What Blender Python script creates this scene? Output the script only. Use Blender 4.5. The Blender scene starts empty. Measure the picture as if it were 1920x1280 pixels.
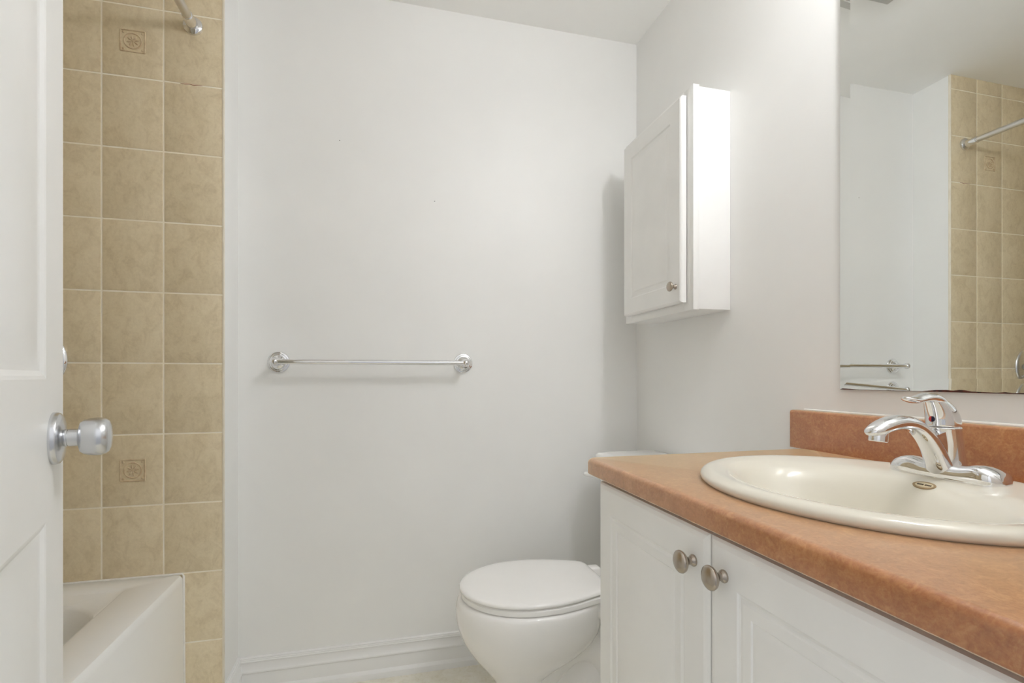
import bpy, bmesh, math, random
from mathutils import Vector, Matrix

S = bpy.context.scene
COL = S.collection
PI = math.pi
random.seed(7)

# ------------------------------------------------------------------ camera
F_PX, CY, YAW, CAM_Z = 945.5, 707.0, 0.250418, 1.0326
cd = bpy.data.cameras.new('camera')
cam = bpy.data.objects.new('camera', cd)
COL.objects.link(cam)
cam.location = (0, 0, CAM_Z)
cam.rotation_euler = (PI / 2, 0, -YAW)
cd.sensor_width = 36.0
cd.lens = F_PX / 1920 * 36.0
cd.shift_y = (CY - 640) / 1920
cd.clip_start = 0.01
S.camera = cam

# ------------------------------------------------------------------ world (daylight from the hallway behind the open doorway) and exposure
W = bpy.data.worlds.new('hall_light')
S.world = W
W.use_nodes = True
WORLD_STRENGTH = 1.2
_nt = W.node_tree
_tc = _nt.nodes.new('ShaderNodeTexCoord')
_sx = _nt.nodes.new('ShaderNodeSeparateXYZ')
_mr = _nt.nodes.new('ShaderNodeMapRange')
_mr.inputs['From Min'].default_value = -1.0
_rp = _nt.nodes.new('ShaderNodeValToRGB')
for _e, (_p, _c) in zip([_rp.color_ramp.elements[0], _rp.color_ramp.elements[1], _rp.color_ramp.elements.new(0.45), _rp.color_ramp.elements.new(0.62)],
                        [(0.0, (0.30, 0.30, 0.31, 1)), (1.0, (1.0, 1.0, 1.0, 1)), (0.45, (0.42, 0.425, 0.44, 1)), (0.62, (0.80, 0.81, 0.83, 1))]):
    _e.position, _e.color = _p, _c
_nt.links.new(_tc.outputs['Generated'], _sx.inputs[0])
_nt.links.new(_sx.outputs['Z'], _mr.inputs['Value'])
_nt.links.new(_mr.outputs['Result'], _rp.inputs['Fac'])
_nt.links.new(_rp.outputs['Color'], _nt.nodes['Background'].inputs[0])
W.node_tree.nodes['Background'].inputs[1].default_value = WORLD_STRENGTH
BULB_STRENGTH = 114.0
S.view_settings.view_transform = 'Standard'
S.view_settings.look = 'None'
S.view_settings.gamma = 1.0
S.view_settings.use_curve_mapping = False
S.view_settings.exposure = 0.0
S.cycles.sample_clamp_indirect = 6.0
S.cycles.max_bounces = 14
S.cycles.diffuse_bounces = 8
S.cycles.glossy_bounces = 6

# ------------------------------------------------------------------ room dimensions (metres)
XR = 0.9712      # painted wall with the mirror
YB = 1.8102      # back wall with the towel bar
YT = 1.6475      # tiled tub wall
XS = -0.4573     # return wall between the two
H = 2.3464       # ceiling
YF = 0.12        # inner face of the front wall
XL = -1.318      # tub side wall
TW, TH, TZ0 = 0.152, 0.20216, 0.26393   # tile pitch and first course


# ------------------------------------------------------------------ helpers
def srgb(r, g, b):
    def f(c):
        c /= 255.0
        return c / 12.92 if c <= 0.04045 else ((c + 0.055) / 1.055) ** 2.4
    return (f(r), f(g), f(b), 1.0)


def material(name, base, rough=0.5, metal=0.0, spec=0.5, coat=0.0):
    m = bpy.data.materials.new(name)
    m.use_nodes = True
    b = m.node_tree.nodes['Principled BSDF']
    b.inputs['Base Color'].default_value = base
    b.inputs['Roughness'].default_value = rough
    b.inputs['Metallic'].default_value = metal
    b.inputs['Specular IOR Level'].default_value = spec
    b.inputs['Coat Weight'].default_value = coat
    b.inputs['Coat Roughness'].default_value = 0.06
    return m


def nodes_of(m):
    nt = m.node_tree
    return nt, nt.nodes, nt.links, nt.nodes['Principled BSDF']


def noise_node(nt, scale, detail=4, rough=0.5, dist=0.0, stretch=None):
    tc = nt.nodes.new('ShaderNodeTexCoord')
    n = nt.nodes.new('ShaderNodeTexNoise')
    n.inputs['Scale'].default_value = scale
    n.inputs['Detail'].default_value = detail
    n.inputs['Roughness'].default_value = rough
    n.inputs['Distortion'].default_value = dist
    if stretch:
        mp = nt.nodes.new('ShaderNodeMapping')
        mp.inputs['Scale'].default_value = stretch
        nt.links.new(tc.outputs['Object'], mp.inputs['Vector'])
        nt.links.new(mp.outputs['Vector'], n.inputs['Vector'])
    else:
        nt.links.new(tc.outputs['Object'], n.inputs['Vector'])
    return n


def ramp_node(nt, src, stops):
    r = nt.nodes.new('ShaderNodeValToRGB')
    cr = r.color_ramp
    while len(cr.elements) < len(stops):
        cr.elements.new(0.5)
    for e, (p, c) in zip(cr.elements, stops):
        e.position = p
        e.color = c
    nt.links.new(src, r.inputs['Fac'])
    return r


def mix_node(nt, fac, a, b, mode='MIX'):
    n = nt.nodes.new('ShaderNodeMix')
    n.data_type = 'RGBA'
    n.blend_type = mode
    if isinstance(fac, (int, float)):
        n.inputs[0].default_value = fac
    else:
        nt.links.new(fac, n.inputs[0])
    for sock, v in ((n.inputs[6], a), (n.inputs[7], b)):
        if isinstance(v, tuple):
            sock.default_value = v
        else:
            nt.links.new(v, sock)
    return n.outputs[2]


def add_bump(m, scale, strength, dist=0.001, detail=3):
    nt, N, L, b = nodes_of(m)
    n = noise_node(nt, scale, detail)
    bp = N.new('ShaderNodeBump')
    bp.inputs['Strength'].default_value = strength
    bp.inputs['Distance'].default_value = dist
    L.new(n.outputs['Fac'], bp.inputs['Height'])
    L.new(bp.outputs['Normal'], b.inputs['Normal'])
    return m


def tint(m, scale, c0, c1, lo=0.35, hi=0.65, detail=4):
    nt, N, L, b = nodes_of(m)
    n = noise_node(nt, scale, detail)
    r = ramp_node(nt, n.outputs['Fac'], [(lo, c0), (hi, c1)])
    L.new(r.outputs['Color'], b.inputs['Base Color'])
    return m


def obj(name, bm, mats, parent=None, origin=None, angle=35, smooth=True):
    """Link the bmesh (built in room coordinates) as one mesh object."""
    o0 = Vector((0, 0, 0))
    if parent is not None:
        p = parent
        while p is not None:
            o0 = o0 + Vector(p.location)
            p = p.parent
    elif origin is not None:
        o0 = Vector(origin)
    bmesh.ops.remove_doubles(bm, verts=bm.verts, dist=1e-6)
    bmesh.ops.recalc_face_normals(bm, faces=bm.faces)
    bmesh.ops.translate(bm, verts=bm.verts, vec=-o0)
    me = bpy.data.meshes.new(name)
    bm.to_mesh(me)
    bm.free()
    for m in (mats if isinstance(mats, (list, tuple)) else [mats]):
        me.materials.append(m)
    if smooth:
        for f in me.polygons:
            f.use_smooth = True
        me.set_sharp_from_angle(angle=math.radians(angle))
    o = bpy.data.objects.new(name, me)
    COL.objects.link(o)
    if parent is not None:
        o.parent = parent
    elif origin is not None:
        o.location = origin
    return o


def tag(o, label, cat, group=None, kind=None):
    o['label'] = label
    o['category'] = cat
    if group:
        o['group'] = group
    if kind:
        o['kind'] = kind
    return o


def thing(name, loc, label, cat, group=None):
    o = bpy.data.objects.new(name, None)
    COL.objects.link(o)
    o.location = loc
    o.empty_display_size = 0.1
    return tag(o, label, cat, group)


def setting(name, bm, mats, label, cat, **kw):
    return tag(obj(name, bm, mats, **kw), label, cat, None, 'structure')


def new():
    return bmesh.new()


def add_box(bm, x0, x1, y0, y1, z0, z1, bev=0.0, seg=2, mi=0):
    vs = [bm.verts.new((x, y, z)) for x in (x0, x1) for y in (y0, y1) for z in (z0, z1)]
    idx = [(0, 1, 3, 2), (4, 6, 7, 5), (0, 4, 5, 1), (2, 3, 7, 6), (0, 2, 6, 4), (1, 5, 7, 3)]
    fs = [bm.faces.new([vs[i] for i in q]) for q in idx]
    for f in fs:
        f.material_index = mi
    if bev > 0:
        es = list({e for f in fs for e in f.edges})
        r = bmesh.ops.bevel(bm, geom=es, offset=bev, segments=seg, profile=0.5, affect='EDGES')
        for f in r['faces']:
            f.material_index = mi
    return fs


def add_loft(bm, rings, cap0=True, cap1=True, closed=True, mi=0):
    R = [[bm.verts.new(p) for p in ring] for ring in rings]
    n = len(R[0])
    for a, b in zip(R[:-1], R[1:]):
        for i in range(n if closed else n - 1):
            j = (i + 1) % n
            f = bm.faces.new((a[i], a[j], b[j], b[i]))
            f.material_index = mi
    if cap0:
        bm.faces.new(R[0][::-1]).material_index = mi
    if cap1:
        bm.faces.new(R[-1]).material_index = mi
    return R


def frame_of(axis):
    a = Vector(axis).normalized()
    t = Vector((0, 0, 1)) if abs(a.z) < 0.9 else Vector((1, 0, 0))
    u = a.cross(t).normalized()
    return a, u, a.cross(u).normalized()


def add_lathe(bm, profile, origin, axis, n=32, mi=0):
    """profile: (radius, height along the axis)."""
    a, u, v = frame_of(axis)
    o = Vector(origin)
    rings = []
    for r, h in profile:
        r = max(r, 1e-5)
        rings.append([o + a * h + (u * math.cos(2 * PI * k / n) + v * math.sin(2 * PI * k / n)) * r for k in range(n)])
    add_loft(bm, rings, mi=mi)


def add_tube(bm, path, rad, n=16, mi=0):
    P = [Vector(p) for p in path]
    rads = rad if isinstance(rad, (list, tuple)) else [rad] * len(P)
    u = None
    rings = []
    for i, p in enumerate(P):
        d = (P[min(i + 1, len(P) - 1)] - P[max(i - 1, 0)]).normalized()
        if u is None:
            _, u, _v = frame_of(d)
        u = (u - d * u.dot(d)).normalized()
        v = d.cross(u)
        rings.append([p + (u * math.cos(2 * PI * k / n) + v * math.sin(2 * PI * k / n)) * rads[i] for k in range(n)])
    add_loft(bm, rings, mi=mi)


def smooth_path(pts, per=6):
    """Catmull-Rom through n-tuples."""
    P = [tuple(p) for p in pts]
    out = []
    for i in range(len(P) - 1):
        p0, p1, p2, p3 = P[max(i - 1, 0)], P[i], P[i + 1], P[min(i + 2, len(P) - 1)]
        for k in range(per):
            t = k / per
            out.append(tuple(0.5 * ((2 * b) + (c - a) * t + (2 * a - 5 * b + 4 * c - d) * t * t + (3 * b - a - 3 * c + d) * t ** 3)
                             for a, b, c, d in zip(p0, p1, p2, p3)))
    out.append(P[-1])
    return out


def add_prism(bm, poly, extrude, mi=0):
    """closed polygon (3-D points) swept by a vector."""
    e = Vector(extrude)
    add_loft(bm, [[Vector(p) for p in poly], [Vector(p) + e for p in poly]], mi=mi)


def panel_slab(bm, w, h, t, ucuts, vcuts, panels, profile, fmap, edge=0.0, edge_d=0.0, mi=0):
    """Slab w x h x t with routed or raised panels in its face. fmap(u, v, depth) -> point."""
    U = [edge] + list(ucuts) + [w - edge]
    V = [edge] + list(vcuts) + [h - edge]

    def rect(u0, u1, v0, v1, d):
        return [bm.verts.new(fmap(u, v, d)) for u, v in ((u0, v0), (u1, v0), (u1, v1), (u0, v1))]
    for i in range(len(U) - 1):
        for j in range(len(V) - 1):
            u0, u1, v0, v1 = U[i], U[i + 1], V[j], V[j + 1]
            if (i, j) not in panels:
                bm.faces.new(rect(u0, u1, v0, v1, 0)).material_index = mi
                continue
            prev = rect(u0, u1, v0, v1, 0)
            for ins, d in profile:
                cur = rect(u0 + ins, u1 - ins, v0 + ins, v1 - ins, d)
                for k in range(4):
                    bm.faces.new((prev[k], prev[(k + 1) % 4], cur[(k + 1) % 4], cur[k])).material_index = mi
                prev = cur
            bm.faces.new(prev).material_index = mi
    rings = [rect(edge, w - edge, edge, h - edge, 0)]
    if edge > 0:
        rings.append(rect(edge * 0.35, w - edge * 0.35, edge * 0.35, h - edge * 0.35, edge_d * 0.45))
        rings.append(rect(0, w, 0, h, edge_d))
    rings.append(rect(0, w, 0, h, t))
    for a, b in zip(rings[:-1], rings[1:]):
        for k in range(4):
            bm.faces.new((a[k], a[(k + 1) % 4], b[(k + 1) % 4], b[k])).material_index = mi
    bm.faces.new(rings[-1]).material_index = mi


def rrect(x0, x1, y0, y1, r, z, n=8):
    """rounded rectangle ring at height z."""
    pts = []
    for cx, cy, a0 in ((x1 - r, y1 - r, 0), (x0 + r, y1 - r, PI / 2), (x0 + r, y0 + r, PI), (x1 - r, y0 + r, 1.5 * PI)):
        for k in range(n + 1):
            a = a0 + PI / 2 * k / n
            pts.append((cx + r * math.cos(a), cy + r * math.sin(a), z))
    return pts


# ------------------------------------------------------------------ materials
M = {}
M['wall'] = tint(material('wall_paint', srgb(240, 240, 238), 0.42, spec=0.35), 3.0, srgb(239, 239, 237), srgb(242, 242, 240))
add_bump(M['wall'], 260, 0.06, 0.0006)
M['ceiling'] = tint(material('ceiling_paint', srgb(250, 250, 248), 0.75, spec=0.2), 5.0, srgb(249, 249, 247), srgb(251, 251, 249))
M['trim'] = add_bump(material('trim_gloss_paint', srgb(238, 238, 237), 0.28), 90, 0.03, 0.0005)
M['door'] = tint(material('door_paint', srgb(236, 236, 234), 0.38), 6.0, srgb(234, 234, 231), srgb(238, 238, 236))
add_bump(M['door'], 160, 0.05, 0.0005)
M['cabinet'] = tint(material('white_melamine', srgb(243, 243, 241), 0.36), 8.0, srgb(241, 241, 239), srgb(245, 245, 243))
M['porcelain'] = tint(material('white_porcelain', srgb(249, 248, 246), 0.08, coat=0.2), 4.0, srgb(248, 247, 245), srgb(250, 249, 247))
M['plastic'] = tint(material('white_seat_plastic', srgb(250, 249, 247), 0.16), 5.0, srgb(249, 248, 246), srgb(251, 250, 248))
M['tub'] = tint(material('white_tub_enamel', srgb(246, 246, 244), 0.22, spec=0.4), 4.0, srgb(245, 245, 243), srgb(247, 247, 245))
M['bone'] = tint(material('bone_porcelain', srgb(220, 215, 201), 0.10), 5.0, srgb(219, 214, 199), srgb(221, 216, 203))
M['chrome'] = material('polished_chrome', (0.82, 0.82, 0.83, 1), 0.04, 1.0)
M['satin_chrome'] = add_bump(material('satin_chrome', (0.66, 0.67, 0.69, 1), 0.24, 1.0), 400, 0.02, 0.0003)
M['nickel'] = add_bump(material('brushed_nickel', srgb(178, 168, 156), 0.27, 1.0), 300, 0.03, 0.0003)
M['mirror'] = material('silvered_glass', (0.925, 0.945, 0.935, 1), 0.0, 1.0)
M['dark_rust'] = tint(material('desilvered_backing', srgb(58, 26, 18), 0.6), 120, srgb(34, 14, 10), srgb(96, 44, 28))
M['caulk'] = tint(material('white_caulk', srgb(240, 238, 232), 0.45), 60, srgb(236, 233, 226), srgb(243, 241, 236))
M['dark'] = tint(material('dark_recess', srgb(30, 28, 26), 0.7), 40, srgb(24, 22, 20), srgb(36, 33, 30))
M['grout'] = tint(material('cream_grout', srgb(252, 246, 230), 0.85, spec=0.2), 14, srgb(250, 241, 222), srgb(254, 249, 236))
M['bead'] = tint(material('cream_corner_bead', srgb(234, 226, 208), 0.5), 20, srgb(230, 221, 202), srgb(238, 230, 214))
M['fan'] = tint(material('fan_plastic', srgb(198, 197, 192), 0.5), 20, srgb(195, 194, 189), srgb(201, 200, 195))
M['gold'] = tint(material('brand_oval_gilt', srgb(158, 134, 98), 0.4), 60, srgb(148, 124, 90), srgb(168, 144, 108))
M['ink'] = tint(material('brand_oval_ink', srgb(66, 48, 26), 0.5), 60, srgb(58, 42, 22), srgb(74, 54, 30))
M['red'] = tint(material('hot_red', srgb(196, 44, 40), 0.35), 60, srgb(190, 40, 36), srgb(204, 50, 46))
M['blue'] = tint(material('cold_blue', srgb(28, 30, 58), 0.35), 60, srgb(24, 26, 52), srgb(34, 36, 66))


def tile_material():
    m = material('beige_ceramic_tile', srgb(176, 158, 126), 0.36, spec=0.4)
    nt, N, L, b = nodes_of(m)
    big = noise_node(nt, 7.5, 3, 0.5, 0.4)
    fine = noise_node(nt, 140, 6, 0.75, 0.2)
    veins = noise_node(nt, 30, 6, 0.68, 0.9, (1.0, 1.0, 0.7))
    c1 = ramp_node(nt, big.outputs['Fac'], [(0.32, srgb(216, 200, 167)), (0.52, srgb(225, 210, 179)), (0.70, srgb(234, 220, 191))])
    c2 = ramp_node(nt, fine.outputs['Fac'], [(0.34, srgb(198, 181, 149)), (0.62, srgb(240, 227, 199))])
    c3 = ramp_node(nt, veins.outputs['Fac'], [(0.36, srgb(202, 184, 151)), (0.50, srgb(225, 210, 179)), (0.66, srgb(234, 221, 192))])
    x = mix_node(nt, 0.34, c1.outputs['Color'], c2.outputs['Color'])
    x = mix_node(nt, 0.40, x, c3.outputs['Color'])
    L.new(x, b.inputs['Base Color'])
    bp = N.new('ShaderNodeBump')
    bp.inputs['Strength'].default_value = 0.12
    bp.inputs['Distance'].default_value = 0.0008
    L.new(fine.outputs['Fac'], bp.inputs['Height'])
    L.new(bp.outputs['Normal'], b.inputs['Normal'])
    return m


def laminate_material():
    m = material('terracotta_laminate', srgb(180, 124, 84), 0.24, spec=0.9, coat=0.25)
    m.node_tree.nodes['Principled BSDF'].inputs['Sheen Weight'].default_value = 1.0
    m.node_tree.nodes['Principled BSDF'].inputs['Sheen Roughness'].default_value = 0.38
    m.node_tree.nodes['Principled BSDF'].inputs['Sheen Tint'].default_value = (1.0, 0.86, 0.58, 1)
    m.node_tree.nodes['Principled BSDF'].inputs['Coat Roughness'].default_value = 0.20
    nt, N, L, b = nodes_of(m)
    big = noise_node(nt, 16, 4, 0.6, 0.8)
    mid = noise_node(nt, 60, 5, 0.65, 1.4)
    fine = noise_node(nt, 230, 5, 0.7, 0.5)
    c1 = ramp_node(nt, big.outputs['Fac'], [(0.32, srgb(150, 91, 54)), (0.52, srgb(170, 108, 65)), (0.70, srgb(186, 128, 82))])
    c2 = ramp_node(nt, mid.outputs['Fac'], [(0.34, srgb(134, 80, 48)), (0.52, srgb(170, 108, 66)), (0.68, srgb(206, 153, 102))])
    c3 = ramp_node(nt, fine.outputs['Fac'], [(0.35, srgb(142, 87, 54)), (0.60, srgb(193, 138, 91))])
    x = mix_node(nt, 0.45, c1.outputs['Color'], c2.outputs['Color'])
    x = mix_node(nt, 0.30, x, c3.outputs['Color'])
    L.new(x, b.inputs['Base Color'])
    bp = N.new('ShaderNodeBump')
    bp.inputs['Strength'].default_value = 0.08
    bp.inputs['Distance'].default_value = 0.0004
    L.new(fine.outputs['Fac'], bp.inputs['Height'])
    L.new(bp.outputs['Normal'], b.inputs['Normal'])
    return m


def floor_material():
    m = material('cream_marbled_vinyl', srgb(236, 230, 212), 0.3)
    nt, N, L, b = nodes_of(m)
    big = noise_node(nt, 9, 5, 0.6, 1.2)
    mid = noise_node(nt, 32, 6, 0.7, 2.0)
    c1 = ramp_node(nt, big.outputs['Fac'], [(0.30, srgb(222, 217, 196)), (0.5, srgb(240, 236, 222)), (0.7, srgb(244, 241, 232))])
    c2 = ramp_node(nt, mid.outputs['Fac'], [(0.30, srgb(212, 202, 172)), (0.48, srgb(238, 234, 220)), (0.7, srgb(244, 241, 232))])
    L.new(mix_node(nt, 0.45, c1.outputs['Color'], c2.outputs['Color']), b.inputs['Base Color'])
    return m


M['tile'] = tile_material()
M['laminate'] = laminate_material()
M['relief'] = tint(material('moulded_tile_relief', srgb(206, 186, 154), 0.45), 60, srgb(196, 172, 138), srgb(220, 203, 172))
M['floor'] = floor_material()

bulb_m = bpy.data.materials.new('frosted_bulb_lit')
bulb_m.use_nodes = True
_b = bulb_m.node_tree.nodes['Principled BSDF']
_b.inputs['Base Color'].default_value = (0.9, 0.9, 0.88, 1)
_b.inputs['Emission Color'].default_value = (0.965, 0.972, 1.0, 1)
_b.inputs['Emission Strength'].default_value = BULB_STRENGTH
M['bulb'] = bulb_m

# ------------------------------------------------------------------ room shell
bm = new(); add_box(bm, XL - 0.1, XR + 0.1, -0.02, YB + 0.1, -0.06, 0)
setting('floor', bm, M['floor'], 'cream marbled floor below the toilet and baseboard', 'floor')
bm = new(); add_box(bm, XL - 0.1, XR + 0.1, -0.02, YB + 0.1, H, H + 0.06)
setting('ceiling', bm, M['ceiling'], 'plain white ceiling above the whole bathroom', 'ceiling')
bm = new(); add_box(bm, XS, XR, YB, YB + 0.1, 0, H)
wall_back = setting('wall_back', bm, M['wall'], 'pale grey painted wall carrying the towel bar', 'wall')
for px, pz in ((-0.1429, 1.8395), (0.1784, 1.6601)):
    bm = new(); add_lathe(bm, [(0.0016, 0), (0.0014, 0.0003), (0.0005, 0.0005)], (px, YB, pz), (0, -1, 0), 10)
    obj('nail_hole', bm, M['dark'], wall_back)
bm = new(); add_box(bm, XR, XR + 0.1, -0.02, YB + 0.1, 0, H)
setting('wall_right', bm, M['wall'], 'pale grey painted wall carrying the mirror and wall cabinet', 'wall')
bm = new(); add_box(bm, XL - 0.1, XS, YT + 0.0085, YB + 0.1, 0, H)
setting('wall_return', bm, M['wall'], 'narrow painted return wall between the tiles and the towel bar wall', 'wall')

# tiled wall at the head of the tub: grout bed + bevelled tiles
bm = new()
add_box(bm, XL, XS, YT + 0.0014, YT + 0.0085, 0, H, mi=1)
gap = 0.0042
col = 0
while True:
    x1 = XS - col * TW - (0 if col == 0 else gap / 2)
    x0 = max(XS - (col + 1) * TW + gap / 2, XL)
    if x1 - x0 < 0.01:
        break
    for row in range(-2, 11):
        z0 = max(TZ0 + row * TH + gap / 2, 0.0)
        z1 = min(TZ0 + (row + 1) * TH - gap / 2, H)
        if z1 - z0 > 0.01:
            add_box(bm, x0, x1, YT, YT + 0.006, z0, z1, 0.0012, 2, mi=0)
    col += 1
wall_shower = setting('wall_shower', bm, [M['tile'], M['grout']], 'beige ceramic tile wall with cream grout at the end of the bathtub', 'wall')


def relief(cx, cz):
    """square moulded ornament: frame, ring and a small flower."""
    bm = new()
    s, y = 0.0300, YT - 0.0006
    for a, b in (((-s, -s), (s, -s)), ((s, -s), (s, s)), ((s, s), (-s, s)), ((-s, s), (-s, -s))):
        add_tube(bm, [(cx + a[0], y, cz + a[1]), (cx + b[0], y, cz + b[1])], 0.0020, 8)
    ring = [(cx + 0.0215 * math.cos(t), y, cz + 0.0215 * math.sin(t)) for t in [2 * PI * k / 28 for k in range(29)]]
    add_tube(bm, ring, 0.0020, 8)
    for k in range(8):
        t = 2 * PI * k / 8 + 0.2
        p = [(cx + r * math.cos(t), y, cz + r * math.sin(t)) for r in (0.004, 0.008, 0.012, 0.0155)]
        add_tube(bm, p, [0.0010, 0.0022, 0.0026, 0.0010], 8)
    add_lathe(bm, [(0.0036, -0.001), (0.0034, 0.0012), (0.002, 0.0022), (0, 0.0026)], (cx, y, cz), (0, -1, 0), 14)
    for sx, sz in ((-1, -1), (1, -1), (1, 1), (-1, 1)):
        add_lathe(bm, [(0.0032, -0.001), (0.003, 0.001), (0, 0.0022)], (cx + sx * 0.0235, y, cz + sz * 0.0235), (0, -1, 0), 10)
    return obj('relief_ornament', bm, M['relief'], wall_shower)


relief(XS - 1.5 * TW, TZ0 + 8.5 * TH)
relief(XS - 1.5 * TW, TZ0 + 2.5 * TH)
# rusty hairline in one joint
bm = new()
jz = TZ0 + 8 * TH
pts = [(-0.567 + 0.0115 * k, YT + 0.0002, jz + random.uniform(-0.0012, 0.0012)) for k in range(6)]
add_tube(bm, pts, [0.0004, 0.0008, 0.0006, 0.0009, 0.0007, 0.0003], 6)
c = obj('rust_crack', bm, tint(material('rust_stain', srgb(164, 96, 54), 0.8), 80, srgb(150, 84, 46), srgb(178, 112, 66)), wall_shower)
c['label'] = 'rust coloured hairline crack in the grout'

bm = new(); add_box(bm, XS - 0.0005, XS + 0.0040, YT - 0.0010, YT + 0.0085, 0, H, 0.0006)
setting('trim_1', bm, M['bead'], 'thin cream edging strip down the free edge of the tiles', 'trim')

bm = new(); add_box(bm, XL - 0.1, XL, -0.02, YB + 0.1, 0, H)
setting('wall_left', bm, M['tile'], 'beige wall along the far long side of the bathtub', 'wall')
# front wall with the doorway the camera stands in
bm = new()
DX0, DX1, DZ = -0.245, 0.435, 2.06
add_box(bm, XL, DX0, YF - 0.11, YF, 0, H)
add_box(bm, DX1, XR, YF - 0.11, YF, 0, H)
add_box(bm, DX0, DX1, YF - 0.11, YF, DZ, H)
setting('wall_front', bm, M['wall'], 'painted front wall with the open doorway beside the camera', 'wall')

BB = [(0, 0.1195), (0.0055, 0.1195), (0.0075, 0.1175), (0.0078, 0.1135), (0.0095, 0.1125), (0.0098, 0.1090), (0.0112, 0.1080), (0.0112, 0.1045),
      (0.0092, 0.1025), (0.0090, 0.0965), (0.0102, 0.0890), (0.0130, 0.0820), (0.0165, 0.0775), (0.0172, 0.0735), (0.0160, 0.0710), (0.0130, 0.0700),
      (0.0132, 0.0670), (0.0140, 0.0640), (0.0146, 0.0330), (0.0150, 0.0290), (0.0185, 0.0255), (0.0225, 0.0190), (0.0240, 0.0110), (0.0240, 0.0), (0, 0)]
bm = new()
add_loft(bm, [[(XS + d, YB - d, z) for d, z in BB], [(XR - d, YB - d, z) for d, z in BB]])
setting('baseboard_back', bm, M['trim'], 'white moulded baseboard below the towel bar wall', 'baseboard', angle=20)
bm = new()
add_loft(bm, [[(XS + d, YT + 0.0, z) for d, z in BB], [(XS + d, YB - d, z) for d, z in BB]])
setting('baseboard_left', bm, M['trim'], 'short white baseboard on the narrow return wall', 'baseboard', angle=20)
bm = new()
add_loft(bm, [[(XR - d, 0.99, z) for d, z in BB], [(XR - d, YB - d, z) for d, z in BB]])
setting('baseboard_right', bm, M['trim'], 'white baseboard behind the toilet tank', 'baseboard', angle=20)

# ------------------------------------------------------------------ open door
th = math.radians(-18)
De = Vector((math.sin(th), math.cos(th), 0))
Dn = Vector((De.y, -De.x, 0))
DK = Vector((-0.4057, 0.7643, 0.955))       # where the knob meets the face
DE0 = Vector((DK.x, DK.y, 0)) + De * 0.060   # free edge
DWID, DHGT = 0.69, 2.03


def dmap(u, v, d):
    p = DE0 - De * u - Dn * d
    return (p.x, p.y, 0.012 + v)


bm = new()
panel_slab(bm, DWID, DHGT, 0.035, [0.095, 0.290, 0.400, 0.595], [0.22, 0.846, 1.018, 1.60, 1.70, 1.90],
           {(i, j) for i in (1, 3) for j in (1, 3, 5)},
           [(0.004, 0.0010), (0.010, 0.0040), (0.015, 0.0048), (0.018, 0.0048), (0.041, 0.0010)], dmap, 0.0015, 0.0015)
door_1 = setting('door_1', bm, M['door'], 'white six panel door standing open with a round satin knob', 'door', origin=tuple(dmap(DWID, 0, 0)), angle=12)
bm = new()
kp = [(0.0110, 0.008), (0.0112, 0.0135), (0.0112, 0.0140), (0.0098, 0.0142), (0.0098, 0.0152), (0.0112, 0.0154), (0.0112, 0.0245), (0.0150, 0.0255),
      (0.0195, 0.0270), (0.0222, 0.0305), (0.0238, 0.0360), (0.0247, 0.0425), (0.0246, 0.0480), (0.0232, 0.0530), (0.0200, 0.0565), (0.0140, 0.0585), (0.0, 0.0592)]
add_lathe(bm, kp, DK, Dn, 40)
knob = obj('door_knob', bm, M['satin_chrome'], door_1, angle=30)
knob['label'] = 'satin chrome door knob'
bm = new()
add_lathe(bm, [(0.0330, 0.0), (0.0332, 0.0035), (0.0318, 0.0070), (0.0285, 0.0092), (0.0215, 0.0105), (0.0150, 0.0118), (0.0110, 0.0125)], DK, Dn, 40)
obj('rosette', bm, M['satin_chrome'], knob, angle=30)
# same knob on the hall side
bm = new()
add_lathe(bm, [(0.0330, 0.0), (0.0318, 0.0070), (0.0150, 0.0118)] + kp[5:], DK - Dn * 0.035, -Dn, 32)
obj('door_knob', bm, M['satin_chrome'], door_1, angle=30)['label'] = 'satin chrome door knob'

# ------------------------------------------------------------------ bathtub
TX0, TX1, TY0, TY1, TZ = XL + 0.0006, -0.5575, YF + 0.004, YT - 0.0005, 0.4645


def tub_ring(x0, x1, y0, y1, r, z, skew=0.0):
    out = []
    for x, y, zz in rrect(x0, x1, y0, y1, r, z, 8):
        if skew and x > (x0 + x1) / 2:
            t = min(max((1.567 - y) / 0.42, 0), 1)
            x += skew * t
        out.append((x, y, zz))
    return out


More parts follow.
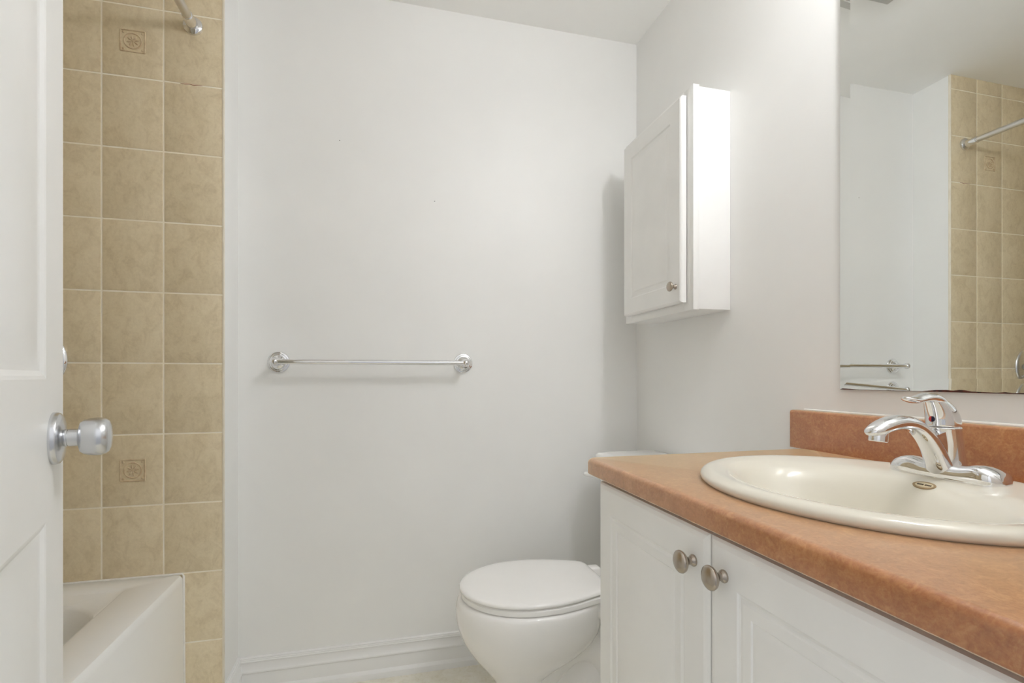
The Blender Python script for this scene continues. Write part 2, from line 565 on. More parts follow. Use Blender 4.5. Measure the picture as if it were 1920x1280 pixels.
bm = new()
add_loft(bm, [
    tub_ring(TX0, TX1 + 0.002, TY0, TY1, 0.006, 0.0),
    tub_ring(TX0, TX1 + 0.001, TY0, TY1, 0.006, 0.06),
    tub_ring(TX0, TX1 - 0.001, TY0, TY1, 0.006, TZ - 0.022),
    tub_ring(TX0, TX1 - 0.002, TY0, TY1, 0.007, TZ - 0.010),
    tub_ring(TX0 + 0.003, TX1 - 0.006, TY0 + 0.003, TY1 - 0.002, 0.010, TZ - 0.002),
    tub_ring(TX0 + 0.008, TX1 - 0.014, TY0 + 0.008, TY1 - 0.006, 0.014, TZ),
    tub_ring(TX0 + 0.055, -0.668, TY0 + 0.055, 1.5720, 0.012, TZ, 0.056),
    tub_ring(TX0 + 0.058, -0.673, TY0 + 0.058, 1.5665, 0.014, TZ - 0.0035, 0.056),
    tub_ring(TX0 + 0.062, -0.676, TY0 + 0.062, 1.5630, 0.016, TZ - 0.0045, 0.056),
    tub_ring(TX0 + 0.075, -0.690, TY0 + 0.100, 1.5100, 0.115, TZ - 0.0075, 0.058),
    tub_ring(TX0 + 0.079, -0.695, TY0 + 0.105, 1.5040, 0.118, TZ - 0.0150, 0.056),
    tub_ring(TX0 + 0.086, -0.702, TY0 + 0.115, 1.4960, 0.122, TZ - 0.060, 0.052),
    tub_ring(TX0 + 0.098, -0.712, TY0 + 0.16, 1.4860, 0.13, TZ - 0.150, 0.04),
    tub_ring(TX0 + 0.125, -0.740, TY0 + 0.24, 1.4600, 0.13, 0.130, 0.03),
    tub_ring(TX0 + 0.165, -0.785, TY0 + 0.30, 1.4150, 0.12, 0.085, 0.02),
], cap0=True, cap1=True)
tub = tag(obj('bathtub', bm, M['tub'], origin=((TX0 + TX1) / 2, (TY0 + TY1) / 2, 0), angle=40), 'white bathtub with a flat apron against the beige tiles', 'bathtub')
bm = new()
add_tube(bm, [(TX0, TY1, TZ + 0.001), (TX1 - 0.004, TY1, TZ + 0.001), (TX1, TY1 - 0.001, TZ - 0.006), (TX1 + 0.0012, TY1 - 0.001, 0.20), (TX1 + 0.003, TY1 - 0.001, 0.0)], 0.0032, 8)
obj('caulk_bead', bm, M['caulk'], tub)['label'] = 'cream caulk line'

# ------------------------------------------------------------------ shower rod and valve
RX, RZ = -0.5335, 2.0500
rod = thing('shower_curtain_rod', (RX, YT, RZ), 'satin steel shower curtain rod with chrome end fixed high on the beige tiles', 'curtain rod')
white_rod = add_bump(material('satin_steel_rod', srgb(214, 211, 206), 0.30, 1.0), 300, 0.02, 0.0003)
bm = new(); add_tube(bm, [(RX, YT - 0.052, RZ), (RX, YF + 0.05, RZ)], 0.0118, 24)
obj('rod_tube', bm, white_rod, rod)
for yy, sgn in ((YT, -1), (YF, 1)):
    bm = new()
    add_lathe(bm, [(0.0262, 0), (0.0264, 0.003), (0.0255, 0.007), (0.0225, 0.010), (0.0170, 0.0115), (0.0150, 0.0125), (0.0146, 0.015),
                   (0.0146, 0.048), (0.0138, 0.0505), (0.0122, 0.0512), (0.0118, 0.054)], (RX, yy, RZ), (0, sgn, 0), 32)
    obj('end_flange', bm, M['chrome'], rod, angle=30)['label'] = 'chrome wall flange of the rod'
VX, VZ = -0.9260, 1.0800
valve = thing('shower_valve', (VX, YT, VZ), 'round chrome shower valve plate on the beige tiles', 'shower valve')
bm = new()
add_lathe(bm, [(0.0860, 0), (0.0862, 0.003), (0.0835, 0.007), (0.0780, 0.010), (0.0740, 0.0105), (0.0720, 0.009), (0.0690, 0.0095),
               (0.052, 0.0150), (0.035, 0.0185), (0.024, 0.020)], (VX, YT, VZ), (0, -1, 0), 48)
obj('escutcheon', bm, M['chrome'], valve, angle=30)
bm = new()
add_lathe(bm, [(0.022, 0.018), (0.022, 0.040), (0.027, 0.044), (0.030, 0.052), (0.029, 0.066), (0.022, 0.074), (0, 0.076)], (VX, YT, VZ), (0, -1, 0), 32)
add_tube(bm, smooth_path([(VX, YT - 0.060, VZ), (VX, YT - 0.062, VZ - 0.03), (VX, YT - 0.066, VZ - 0.075)], 6), 0.0075, 12)
obj('valve_handle', bm, M['chrome'], valve, angle=40)

# ------------------------------------------------------------------ towel bar
BZ, BO = 1.0825, 0.067
bar = thing('towel_bar', (-0.027, YB, BZ), 'chrome towel bar with round stepped ends on the pale wall', 'towel bar')
bm = new(); add_tube(bm, [(-0.3341, YB - BO, BZ), (0.2799, YB - BO, BZ)], 0.0085, 20)
obj('bar', bm, M['chrome'], bar)
for bx in (-0.3341, 0.2799):
    bm = new()
    prof = [(0.0345, 0.0), (0.0352, 0.0015), (0.0350, 0.0035), (0.0330, 0.0062), (0.0305, 0.0070), (0.0292, 0.0072), (0.0288, 0.0090), (0.0270, 0.0112),
            (0.0245, 0.0120), (0.0236, 0.0122), (0.0228, 0.0142), (0.0195, 0.0175), (0.0140, 0.0205), (0.0108, 0.0245), (0.0095, 0.0300), (0.0092, BO - 0.0160), (0.0100, BO - 0.0118)]
    prof += [(0.0132 * math.sin(a), BO - 0.0132 * math.cos(a)) for a in [0.62 + (PI - 0.62) * k / 10 for k in range(11)]]
    add_lathe(bm, prof, (bx, YB, BZ), (0, -1, 0), 36)
    obj('end_post', bm, M['chrome'], bar, angle=28)

# ------------------------------------------------------------------ wall cabinet above the toilet
CX, CY0, CY1, CZ0, CZ1 = 0.8470, 1.2500, 1.6560, 1.2240, 1.8605
wc = thing('wall_cabinet', ((CX + XR) / 2, (CY0 + CY1) / 2, CZ0), 'white wall cabinet with one panelled door hung above the toilet', 'wall cabinet')
bm = new(); add_box(bm, CX + 0.018, XR - 0.0005, CY0 + 0.003, CY1 - 0.003, CZ0 + 0.0025, CZ1 - 0.0035, 0.001)
obj('carcass', bm, M['cabinet'], wc)
bm = new()
add_box(bm, CX, CX + 0.0195, CY0, CY0 + 0.045, CZ0, CZ1, 0.0012)
add_box(bm, CX, CX + 0.0195, CY1 - 0.045, CY1, CZ0, CZ1, 0.0012)
add_box(bm, CX + 0.0002, CX + 0.0195, CY0 + 0.044, CY1 - 0.044, CZ0, CZ0 + 0.045, 0.001)
add_box(bm, CX + 0.0002, CX + 0.0195, CY0 + 0.044, CY1 - 0.044, CZ1 - 0.045, CZ1, 0.001)
obj('face_frame', bm, M['cabinet'], wc)


def cabinet_door(parent, xf, t, y0, y1, z0, z1, ins, prof, edge=0.006, ed=0.006):
    bm = new()

    def fm(u, v, d):
        return (xf + d, y0 + u, z0 + v)
    w, h = y1 - y0, z1 - z0
    panel_slab(bm, w, h, t, [ins, w - ins], [ins, h - ins], {(1, 1)}, prof, fm, edge, ed)
    return obj('door', bm, M['cabinet'], parent, angle=14)


def cabinet_knob(parent, x, y, z, sc=1.0):
    bm = new()
    p = [(0.0082, 0.0), (0.0084, 0.0015), (0.0078, 0.0030), (0.0058, 0.0048), (0.0052, 0.0075), (0.0056, 0.0105), (0.0080, 0.0135), (0.0122, 0.0160),
         (0.0148, 0.0185), (0.0157, 0.0210), (0.0152, 0.0232), (0.0128, 0.0252), (0.0080, 0.0266), (0.0, 0.0272)]
    add_lathe(bm, [(r * sc, h * sc) for r, h in p], (x, y, z), (-1, 0, 0), 32)
    k = obj('knob', bm, M['nickel'], parent, angle=40)
    k['label'] = 'brushed nickel knob'
    return k


PROF = [(0.004, 0.0028), (0.010, 0.0036), (0.016, 0.0028), (0.022, 0.0006), (0.026, 0.0004)]
d = cabinet_door(wc, 0.8265, 0.0185, 1.2800, 1.6360, 1.2475, 1.8415, 0.056, PROF)
cabinet_knob(d, 0.8265, 1.3060, 1.2960, 0.92)

# ------------------------------------------------------------------ toilet
TC = 1.4700
toilet = thing('toilet', (0.60, TC, 0), 'white two piece toilet with its lid closed beside the vanity', 'toilet')


def egg(xf, xb, hw, z, sq=2.0, n=48, widest=0.46):
    """plan outline: elliptical front (low x), squarer back."""
    xm = xf + (xb - xf) * widest
    out = []
    for k in range(n):
        a = 2 * PI * k / n
        c, s = math.cos(a), math.sin(a)
        if c < 0:
            x, y = xm + (xm - xf) * c, hw * s
        else:
            e = 2.0 / sq
            x = xm + (xb - xm) * abs(c) ** e
            y = hw * (1 if s > 0 else -1) * abs(s) ** e
        out.append((x, TC + y, z))
    return out


bm = new()
secs = [(0.303, 0.480, 0.098, 0.0), (0.306, 0.478, 0.095, 0.012), (0.324, 0.465, 0.070, 0.030), (0.330, 0.460, 0.061, 0.07), (0.327, 0.468, 0.064, 0.115),
        (0.312, 0.480, 0.080, 0.145), (0.285, 0.520, 0.108, 0.180), (0.253, 0.585, 0.138, 0.220), (0.228, 0.632, 0.158, 0.260), (0.213, 0.648, 0.170, 0.300),
        (0.208, 0.650, 0.176, 0.335), (0.209, 0.652, 0.178, 0.360), (0.214, 0.652, 0.176, 0.376), (0.222, 0.650, 0.168, 0.3825)]
sp = smooth_path(secs, 3)
add_loft(bm, [egg(a, b, c, z, 2.3) for a, b, c, z in sp])
add_loft(bm, [rrect(0.50, 0.955, TC - hw, TC + hw, 0.045, z) for z, hw in ((0.318, 0.085), (0.326, 0.108), (0.340, 0.118), (0.370, 0.122), (0.380, 0.119), (0.3835, 0.110))])
add_tube(bm, smooth_path([(0.42, TC, 0.075), (0.47, TC, 0.15), (0.555, TC, 0.215), (0.64, TC, 0.20), (0.685, TC, 0.11), (0.69, TC, 0.004)], 6), 0.066, 24)
add_loft(bm, [egg(0.40, 0.78, hw, z, 3.0) for z, hw in ((0.0, 0.110), (0.03, 0.106), (0.045, 0.090), (0.05, 0.05))])
add_loft(bm, [rrect(0.38, 0.745, TC - hw, TC + hw, 0.04, z) for z, hw in ((0.0, 0.058), (0.16, 0.050), (0.24, 0.050))])
obj('bowl', bm, M['porcelain'], toilet, angle=50)


def seat_outline(xf, xb, hw, hb, z, sc=1.0, n=18):
    """round front, straight tapering sides, flat back edge with soft corners."""
    pts = []
    xm = xf + hw * 1.16
    for k in range(n + 1):
        a = -PI / 2 + PI * k / n
        pts.append((xm - (xm - xf) * math.cos(a), hw * math.sin(a)))
    side = [(xm + 0.055, hw * 0.985), (xm + 0.105, hw * 0.925), (xb - 0.045, hb + (hw - hb) * 0.36), (xb - 0.018, hb + 0.010), (xb - 0.005, hb - 0.004), (xb, hb - 0.022)]
    pts += side
    pts += [(xb, 0.0)]
    pts += [(x, -y) for x, y in side[::-1]]
    return [(0.43 + (x - 0.43) * sc, TC + y * sc, z) for x, y in pts]


bm = new()
add_loft(bm, [seat_outline(0.222 + i, 0.655 - i, 0.172 - i, 0.110 - i, z) for i, z in ((0.006, 0.3845), (0.001, 0.3865), (0.0, 0.391), (0.001, 0.3995), (0.005, 0.4030), (0.012, 0.4035))])
obj('seat', bm, M['plastic'], toilet, angle=40)
bm = new()
add_loft(bm, [seat_outline(0.217 + i, 0.652 - i, 0.174 - i, 0.110 - i, z) for i, z in ((0.008, 0.4062), (0.0015, 0.4075), (0.0, 0.4110), (0.0012, 0.4152), (0.005, 0.4180))]
         + [seat_outline(0.222, 0.647, 0.169, 0.105, z, sc) for sc, z in ((0.95, 0.4197), (0.86, 0.4208), (0.6, 0.4216), (0.3, 0.4220), (0.05, 0.4221))])
obj('seat_lid', bm, M['plastic'], toilet, angle=40)
for sy in (-0.07, 0.07):
    bm = new(); add_box(bm, 0.640, 0.690, TC + sy - 0.018, TC + sy + 0.018, 0.382, 0.412, 0.006, 3)
    obj('hinge', bm, M['plastic'], toilet)

bm = new()
tz = [(0.385, 0.775, 0.160), (0.40, 0.765, 0.176), (0.46, 0.757, 0.186), (0.60, 0.750, 0.200), (0.732, 0.745, 0.208)]
add_loft(bm, [rrect(xf, 0.955, TC - hw, TC + hw, 0.028, z) for z, xf, hw in tz])
obj('tank', bm, M['porcelain'], toilet, angle=50)
bm = new()
add_loft(bm, [rrect(xf, 0.962, TC - hw, TC + hw, 0.034, z) for z, xf, hw in
              ((0.7325, 0.742, 0.211), (0.734, 0.734, 0.218), (0.748, 0.731, 0.221), (0.758, 0.733, 0.219), (0.764, 0.740, 0.212), (0.766, 0.760, 0.195))])
obj('tank_lid', bm, M['porcelain'], toilet, angle=40)
bm = new()
add_lathe(bm, [(0.014, 0), (0.014, 0.006), (0.009, 0.009), (0.009, 0.022)], (0.748, TC + 0.135, 0.688), (-1, 0, 0), 20)
add_tube(bm, smooth_path([(0.727, TC + 0.135, 0.688), (0.720, TC + 0.17, 0.687), (0.712, TC + 0.20, 0.686), (0.703, TC + 0.222, 0.686)], 5),
         [0.0075] * 5 + [0.008] * 5 + [0.0085] * 5 + [0.006], 12)
obj('flush_lever', bm, M['plastic'], toilet, angle=50)

# ------------------------------------------------------------------ vanity
VY0, VY1 = 0.206, 0.9700
vanity = thing('vanity_cabinet', (0.70, (VY0 + VY1) / 2, 0), 'white two door vanity cabinet below the brown countertop', 'vanity cabinet')
bm = new()
add_box(bm, 0.4595, XR - 0.0005, VY0, VY0 + 0.016, 0.10, 0.8315)
add_box(bm, 0.4595, XR - 0.0005, VY1 - 0.016, VY1, 0.10, 0.8315)
add_box(bm, XR - 0.012, XR - 0.0005, VY0 + 0.015, VY1 - 0.015, 0.10, 0.8315)
add_box(bm, 0.4595, XR - 0.011, VY0 + 0.015, VY1 - 0.015, 0.10, 0.116)
add_box(bm, 0.4405, 0.4600, VY0, VY0 + 0.045, 0.10, 0.8315, 0.001)
add_box(bm, 0.4405, 0.4600, VY1 - 0.045, VY1, 0.10, 0.8315, 0.001)
add_box(bm, 0.4405, 0.4600, 0.566, 0.610, 0.10, 0.8315, 0.001)
add_box(bm, 0.4407, 0.4600, VY0 + 0.044, VY1 - 0.044, 0.10, 0.145, 0.001)
add_box(bm, 0.4407, 0.4600, VY0 + 0.044, VY1 - 0.044, 0.790, 0.8315, 0.001)
add_box(bm, 0.505, XR - 0.0005, VY0 + 0.002, VY1 - 0.002, 0.0, 0.101)
obj('carcass', bm, M['cabinet'], vanity)
VP = [(0.0025, 0.0018), (0.005, 0.0026), (0.0075, 0.0018), (0.010, 0.0004), (0.024, 0.0004), (0.026, 0.0020), (0.029, 0.0012), (0.034, 0.0002)]
d1 = cabinet_door(vanity, 0.4216, 0.0184, 0.5895, 0.9420, 0.125, 0.8225, 0.054, VP, 0.010, 0.0045)
cabinet_knob(d1, 0.4216, 0.6210, 0.7765)
d2 = cabinet_door(vanity, 0.4216, 0.0184, 0.2340, 0.5865, 0.125, 0.8225, 0.054, VP, 0.010, 0.0045)
cabinet_knob(d2, 0.4216, 0.5560, 0.7790)

# countertop with rounded nosing, one sink cut-out
CTZ = 0.8660
SKX, SKY = 0.684, 0.583
bm = new()
nos = [(0.0, 0.8345), (0.0015, 0.8328), (0.004, 0.8320)]
top_n = [(0.0, 0.8560), (0.0008, 0.8595), (0.003, 0.8630), (0.0065, 0.8652), (0.011, 0.8660)]
CX0, CX1, CYa, CYb = 0.4115, XR - 0.0005, 0.190, 0.9850


def ctr_ring(ins, z):
    base = rrect(CX0 + ins, CX1, CYa + ins, CYb - ins, 0.014, z, 6)
    out = []
    for k, p in enumerate(base):
        q = base[(k + 1) % len(base)]
        out.append(p)
        if k % 7 == 6:      # straight side: extra points so the cut-out is a true oval
            out += [tuple(a + (b - a) * t / 18 for a, b in zip(p, q)) for t in range(1, 18)]
    return out


rings = [ctr_ring(i, z) for i, z in nos[::-1] + top_n]
R = add_loft(bm, rings, cap0=False, cap1=False)
# top and underside as rings round the cut-out
for ring_v, z in ((R[-1], 0.8660), (R[0], 0.8320)):
    n = len(ring_v)
    hole = []
    for v in ring_v:
        a = math.atan2((v.co.y - SKY) / 0.235, (v.co.x - SKX) / 0.20)
        hole.append(bm.verts.new((SKX + 0.20 * math.cos(a), SKY + 0.235 * math.sin(a), z)))
    for i in range(n):
        j = (i + 1) % n
        bm.faces.new((ring_v[i], ring_v[j], hole[j], hole[i]))
counter = tag(obj('countertop', bm, M['laminate'], origin=(0.69, SKY, CTZ), angle=40), 'terracotta brown laminate countertop on the white vanity', 'countertop')
bm = new()
prof = [(XR - 0.0005, 0.8655), (XR - 0.0205, 0.8655), (XR - 0.0205, 0.9490), (XR - 0.0195, 0.9520), (XR - 0.0165, 0.9540), (XR - 0.012, 0.9545), (XR - 0.0005, 0.9545)]
add_loft(bm, [[(x, CYa + 0.001, z) for x, z in prof], [(x, 1.0120, z) for x, z in prof]])
bm2_y = 1.0120
obj('backsplash', bm, M['laminate'], counter, angle=40)
bm = new()
add_tube(bm, [(XR - 0.0012, 0.9880, 0.9552), (XR - 0.0012, 0.60, 0.9556), (XR - 0.0012, CYa, 0.9556)], [0.0028, 0.0034, 0.0032], 10)
obj('caulk_bead', bm, M['caulk'], counter)['label'] = 'white caulk line on the backsplash'

# ------------------------------------------------------------------ sink
sink = thing('sink', (SKX, SKY, CTZ), 'oval cream drop in sink set in the brown countertop', 'sink')


def ell(cx, b, a, z, n=72):
    return [(cx + b * math.cos(2 * PI * k / n), SKY + a * math.sin(2 * PI * k / n), z) for k in range(n)]


bm = new()
ss = [(0.684, 0.2135, 0.2475, 0.8664), (0.684, 0.2165, 0.2505, 0.8695), (0.684, 0.2172, 0.2512, 0.8735), (0.684, 0.2150, 0.2490, 0.8780),
      (0.684, 0.2095, 0.2435, 0.8815), (0.684, 0.2020, 0.2360, 0.8832), (0.681, 0.1920, 0.2260, 0.8830), (0.676, 0.1780, 0.2160, 0.8816),
      (0.670, 0.1640, 0.2080, 0.8800), (0.662, 0.1500, 0.2010, 0.8778), (0.655, 0.1370, 0.1910, 0.8735), (0.652, 0.1270, 0.1810, 0.8660),
      (0.650, 0.1150, 0.1680, 0.8530), (0.650, 0.1000, 0.1500, 0.8310), (0.652, 0.0800, 0.1220, 0.8020), (0.655, 0.0550, 0.0850, 0.7720), (0.660, 0.0300, 0.0420, 0.7540), (0.660, 0.022, 0.022, 0.7485)]
rings = [ell(*s) for s in smooth_path(ss, 3)]
under = [ell(cx, b + 0.006, a + 0.006, z - 0.008) for cx, b, a, z in ss[11:]][::-1]
under.append(ell(0.684, 0.190, 0.224, 0.8664))
add_loft(bm, under + rings, cap0=True, cap1=False)
obj('basin', bm, M['bone'], sink, angle=60)
bm = new(); add_lathe(bm, [(0.0225, 0.0), (0.0220, 0.003), (0.0160, 0.003), (0.0140, 0.0005), (0, 0.0005)], (0.660, SKY, 0.7485), (0, 0, 1), 28)
obj('drain', bm, M['chrome'], sink)['label'] = 'chrome drain in the basin'

# ------------------------------------------------------------------ faucet
FX, FY, FZ = 0.8400, 0.5860, 0.8815
faucet = thing('faucet', (FX, FY, FZ), 'chrome single lever faucet standing on the cream sink', 'faucet')
# base plate: a low domed bar, dipping either side of the spout
bm = new()
rings = []
for k in range(25):
    t = -1 + 2 * k / 24
    y = FY + 0.0800 * t
    endr = math.sqrt(max(0.0, 1 - max(0, (abs(t) - 0.72) / 0.28) ** 2.2))
    w = 0.0245 * (0.30 + 0.70 * endr) if abs(t) > 0.72 else 0.0245
    hgt = (0.0190 + 0.0055 * math.exp(-((abs(t) - 0.62) / 0.22) ** 2)) * (0.25 + 0.75 * endr)
    ring = []
    for q in range(21):
        a = PI * q / 20
        c, s = math.cos(a), math.sin(a)
        ring.append((FX + w * (1 if c > 0 else -1) * abs(c) ** 0.75, y, FZ + hgt * abs(s) ** 0.6))
    ring.append((FX - w * 0.98, y, FZ - 0.004))
    ring.append((FX + w * 0.98, y, FZ - 0.004))
    rings.append(ring)
add_loft(bm, rings)
obj('base_plate', bm, M['chrome'], faucet, angle=50)


def sec(cx, cz, tx, tz, w, t, n=24, ex=0.8):
    """super-elliptic section in the plane across direction (tx, tz): w half width along y, t half thickness."""
    l = math.hypot(tx, tz)
    nx, nz = -tz / l, tx / l
    out = []
    for k in range(n):
        a = 2 * PI * k / n
        c, s = math.cos(a), math.sin(a)
        cy = w * (1 if c > 0 else -1) * abs(c) ** ex
        ct = t * (1 if s > 0 else -1) * abs(s) ** ex
        out.append((cx + nx * ct, FY + cy, cz + nz * ct))
    return out


# spout: (x, z, half width, half thickness)
sp = [(0.8350, 0.8780, 0.0235, 0.0150), (0.8290, 0.8880, 0.0205, 0.0135), (0.8220, 0.9030, 0.0175, 0.0120), (0.8120, 0.9220, 0.0160, 0.0110), (0.7990, 0.9400, 0.0152, 0.0105),
      (0.7830, 0.9545, 0.0148, 0.0103), (0.7640, 0.9632, 0.0148, 0.0105), (0.7430, 0.9655, 0.0150, 0.0108), (0.7220, 0.9620, 0.0152, 0.0102), (0.7050, 0.9560, 0.0140, 0.0085), (0.6930, 0.9515, 0.0105, 0.0055), (0.6885, 0.9497, 0.004, 0.002)]
sp = smooth_path(sp, 4)
bm = new()
rings = []
for i, (x, z, w, t) in enumerate(sp):
    a, b = sp[max(i - 1, 0)], sp[min(i + 1, len(sp) - 1)]
    rings.append(sec(x, z, b[0] - a[0], b[1] - a[1], w, t))
add_loft(bm, rings)
# column behind the spout that carries the handle
col = [(0.8430, 0.8800, 0.0275), (0.8430, 0.8900, 0.0245), (0.8420, 0.9050, 0.0226), (0.8400, 0.9250, 0.0218), (0.8370, 0.9400, 0.0217), (0.8345, 0.9510, 0.0220), (0.8335, 0.9555, 0.0222), (0.8335, 0.9570, 0.0214)]
add_loft(bm, [[(x + r * math.cos(2 * PI * k / 28), FY + r * math.sin(2 * PI * k / 28), z) for k in range(28)] for x, z, r in smooth_path(col, 4)])
# web joining spout and column
add_loft(bm, [[(0.800 + 0.001, FY - 0.011, 0.9440), (0.800, FY + 0.011, 0.9440), (0.822, FY + 0.015, 0.9520), (0.822, FY - 0.015, 0.9520)],
              [(0.828, FY - 0.013, 0.8950), (0.828, FY + 0.013, 0.8950), (0.845, FY + 0.015, 0.8950), (0.845, FY - 0.015, 0.8950)]])
spout = obj('spout', bm, M['chrome'], faucet, angle=60)
bm = new()
add_lathe(bm, [(0.0120, 0.0), (0.0122, 0.001), (0.0122, 0.0125), (0.0114, 0.0138), (0.0096, 0.0138), (0.0090, 0.008), (0, 0.008)], (0.7080, FY, 0.9515), (-0.12, 0, -1), 28)
obj('aerator', bm, M['chrome'], spout, angle=30)
bm = new()
hd = [(0.8330, 0.9585, 0.0212), (0.8330, 0.9595, 0.0220), (0.8325, 0.9680, 0.0218), (0.8305, 0.9760, 0.0210), (0.8265, 0.9850, 0.0193), (0.8210, 0.9930, 0.0166), (0.8140, 1.0000, 0.0128), (0.8070, 1.0048, 0.0082), (0.8030, 1.0070, 0.0030)]
add_loft(bm, [[(x + r * math.cos(2 * PI * k / 32), FY + r * math.sin(2 * PI * k / 32), z) for k in range(32)] for x, z, r in smooth_path(hd, 3)])
lv = [(0.8300, 0.9830, 0.0120, 0.0040), (0.8220, 0.9930, 0.0150, 0.0070), (0.8120, 1.0000, 0.0148, 0.0078), (0.8000, 1.0020, 0.0138, 0.0072), (0.7880, 1.0005, 0.0124, 0.0060), (0.7760, 0.9982, 0.0116, 0.0050), (0.7660, 0.9992, 0.0108, 0.0040), (0.7590, 1.0010, 0.0075, 0.0027), (0.7560, 1.0018, 0.0030, 0.0012)]
lv = smooth_path(lv, 4)
rings = []
for i, (x, z, w, t) in enumerate(lv):
    a, b = lv[max(i - 1, 0)], lv[min(i + 1, len(lv) - 1)]
    rings.append(sec(x, z, b[0] - a[0], b[1] - a[1], w, t, ex=0.95))
add_loft(bm, rings)
handle = obj('lever_handle', bm, M['chrome'], faucet, angle=60)
for nm, s, mm, lb in (('temperature_mark', 1, 'red', 'red half of the temperature dot'), ('temperature_mark', -1, 'blue', 'dark blue half of the temperature dot')):
    bm = new()
    ring = [(0.8335 - 0.02235, FY, 0.9660)]
    pts = [(0.0, 0.0)] + [(s * 0.0042 * math.sin(PI * k / 10), 0.0042 * math.cos(PI * k / 10)) for k in range(11)]
    front = [(0.8318 - math.sqrt(0.0225 ** 2 - y * y), FY + y, 0.9690 + z) for y, z in pts]
    back = [(x + 0.0012, y, z) for x, y, z in front]
    add_loft(bm, [front, back])
    obj(nm, bm, M[mm], handle, smooth=False)['label'] = lb

# brand oval on the sink, in front of the faucet
SLOPE = Vector((0.0, 1.0, 0.0))
bx, by, bz = 0.7850, 0.5785, 0.8711
nrm = Vector((-0.47, 0.0, 0.88)).normalized()
vv = nrm.cross(Vector((0, 1, 0))).normalized()


def onslope(u, v, h):
    p = Vector((bx, by, bz)) + Vector((0, 1, 0)) * u + vv * v + nrm * h
    return (p.x, p.y, p.z)


bm = new()
for ra, rb, h0, h1, mi in ((0.0165, 0.0082, -0.003, 0.0004, 0), (0.0130, 0.0056, 0.0, 0.0006, 1)):
    add_loft(bm, [[onslope(ra * math.cos(2 * PI * k / 32), rb * math.sin(2 * PI * k / 32), h) for k in range(32)] for h in (h0, h1)], mi=mi)
plaque = obj('brand_oval', bm, [M['gold'], tint(material('brand_oval_field', srgb(214, 200, 168), 0.4), 60, srgb(210, 196, 164), srgb(218, 204, 172))], sink, smooth=False)
plaque['label'] = 'small gilt maker oval with dark lettering'
bm = new()
for u0, u1 in ((-0.0105, -0.0085), (-0.0080, -0.0062), (-0.0057, -0.0040), (-0.0035, -0.0014), (0.0008, 0.0026), (0.0031, 0.0048), (0.0053, 0.0072), (0.0077, 0.0100)):
    q = [onslope(u, v, 0.0005) for u, v in ((u0, -0.0014), (u1, -0.0014), (u1, 0.0014), (u0, 0.0014))]
    q2 = [onslope(u, v, 0.0009) for u, v in ((u0, -0.0014), (u1, -0.0014), (u1, 0.0014), (u0, 0.0014))]
    add_loft(bm, [q, q2])
obj('lettering', bm, M['ink'], plaque, smooth=False)

# ------------------------------------------------------------------ mirror
MY0, MY1, MZ0, MZ1, MX = 0.284, 0.8865, 1.0065, 1.930, XR - 0.0060
BEV, BD = 0.0235, 0.00095


def mrect(ins, x):
    return [(x, MY0 + ins, MZ0 + ins), (x, MY1 - ins, MZ0 + ins), (x, MY1 - ins, MZ1 - ins), (x, MY0 + ins, MZ1 - ins)]


bm = new()
add_loft(bm, [mrect(0, XR - 0.0005), mrect(0, MX - BD)], cap0=True, cap1=False, mi=1)
add_loft(bm, [mrect(0, MX - BD), mrect(BEV, MX)], cap0=False, cap1=True, mi=0)
glass_edge = tint(material('mirror_glass_edge', srgb(120, 126, 120), 0.2), 30, srgb(112, 118, 112), srgb(130, 136, 130))
mirror = tag(obj('mirror', bm, [M['mirror'], glass_edge], origin=(XR, (MY0 + MY1) / 2, MZ0), smooth=False), 'frameless mirror with sloped glass border on the wall above the faucet', 'mirror')
bm = new()
prof = [(0.886, 0.0), (0.880, 0.0025), (0.862, 0.0018), (0.842, 0.0004), (0.80, 0.0003), (0.745, 0.0003), (0.714, 0.0006), (0.704, 0.0020), (0.690, 0.0040), (0.672, 0.0046),
        (0.662, 0.0034), (0.652, 0.0052), (0.644, 0.0048), (0.634, 0.0024), (0.612, 0.0016), (0.596, 0.0012), (0.586, 0.0028), (0.576, 0.0014), (0.56, 0.0018), (0.50, 0.0026), (0.42, 0.0010), (0.30, 0.0016)]
lo = [(MX - BD - 0.0008, y, MZ0 - 0.0003) for y, h in prof]
hi = [(MX - BD - 0.0008, y, MZ0 + 0.0001 + h * 0.8) for y, h in prof]
lo2 = [(MX - BD + 0.0004, y, z) for _, y, z in lo]
hi2 = [(MX - BD + 0.0004, y, z) for _, y, z in hi]
add_loft(bm, [lo, hi, hi2, lo2, lo], cap0=False, cap1=False, closed=False)
obj('desilvered_edge', bm, M['dark_rust'], mirror, smooth=False)['label'] = 'dark rust brown worn lower edge'

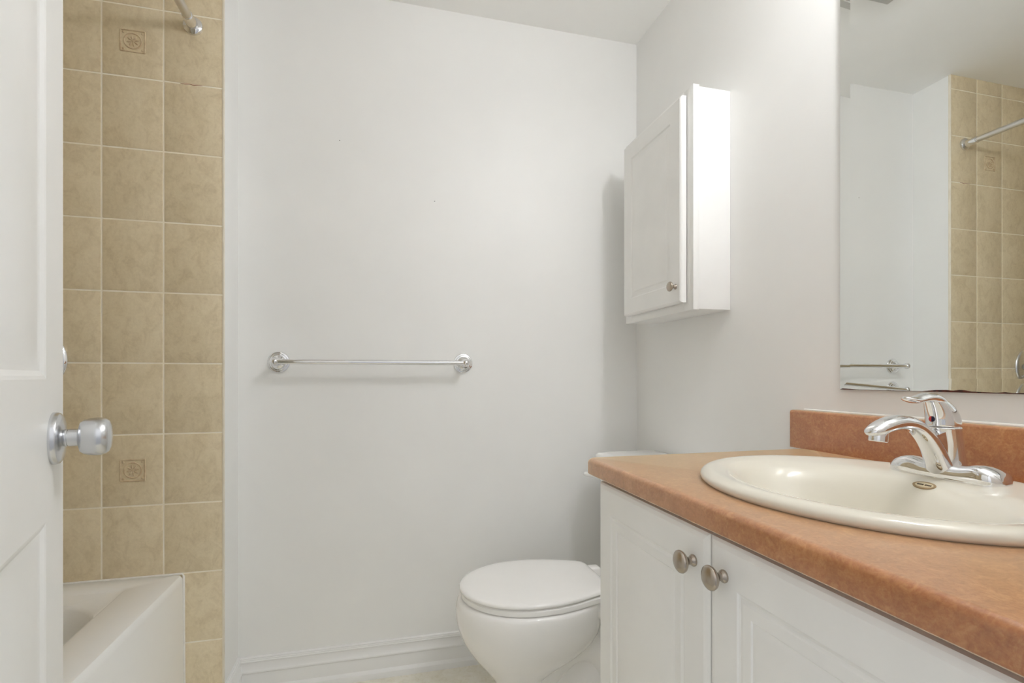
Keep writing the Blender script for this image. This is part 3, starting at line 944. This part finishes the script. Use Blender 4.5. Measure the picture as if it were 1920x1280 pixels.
# ------------------------------------------------------------------ ceiling fan grille (seen in the mirror)
fx0, fx1, fy0, fy1 = 0.228, 0.493, 1.113, 1.378
bm = new()
zz = H - 0.018
add_box(bm, fx0, fx1, fy0, fy0 + 0.028, zz, H, 0.004)
add_box(bm, fx0, fx1, fy1 - 0.028, fy1, zz, H, 0.004)
add_box(bm, fx0, fx0 + 0.028, fy0 + 0.02, fy1 - 0.02, zz, H, 0.004)
add_box(bm, fx1 - 0.028, fx1, fy0 + 0.02, fy1 - 0.02, zz, H, 0.004)
fan = tag(obj('exhaust_fan', bm, M['fan'], origin=((fx0 + fx1) / 2, (fy0 + fy1) / 2, H)), 'square slatted exhaust fan on the ceiling, seen only in the mirror', 'exhaust fan')
bm = new(); add_box(bm, fx0 + 0.02, fx1 - 0.02, fy0 + 0.02, fy1 - 0.02, H - 0.004, H - 0.0005)
obj('fan_recess', bm, M['dark'], fan)
for k in range(9):
    x = fx0 + 0.040 + k * 0.0231
    bm = new(); add_box(bm, x - 0.0065, x + 0.0065, fy0 + 0.024, fy1 - 0.024, zz + 0.002, zz + 0.006, 0.0015)
    obj('slat', bm, M['fan'], fan)

# ------------------------------------------------------------------ vanity light bar above the mirror
LZ, LY = 2.170, 0.540
light = thing('vanity_light', (XR, LY, LZ), 'chrome light bar with round bulbs above the mirror', 'light')
bm = new(); add_box(bm, XR - 0.028, XR - 0.0005, LY - 0.155, LY + 0.155, LZ - 0.055, LZ + 0.055, 0.006, 3)
obj('back_plate', bm, M['chrome'], light)
for k in range(3):
    y = LY + (k - 1) * 0.088
    bm = new()
    add_lathe(bm, [(0.020, 0.0), (0.020, 0.076), (0.016, 0.084)], (XR - 0.027, y, LZ), (-1, 0, 0), 24)
    sk = obj('lamp_socket', bm, M['chrome'], light)
    bm = new()
    bmesh.ops.create_uvsphere(bm, u_segments=20, v_segments=12, radius=0.036)
    bmesh.ops.translate(bm, verts=bm.verts, vec=(XR - 0.145, y, LZ))
    obj('bulb', bm, M['bulb'], light)
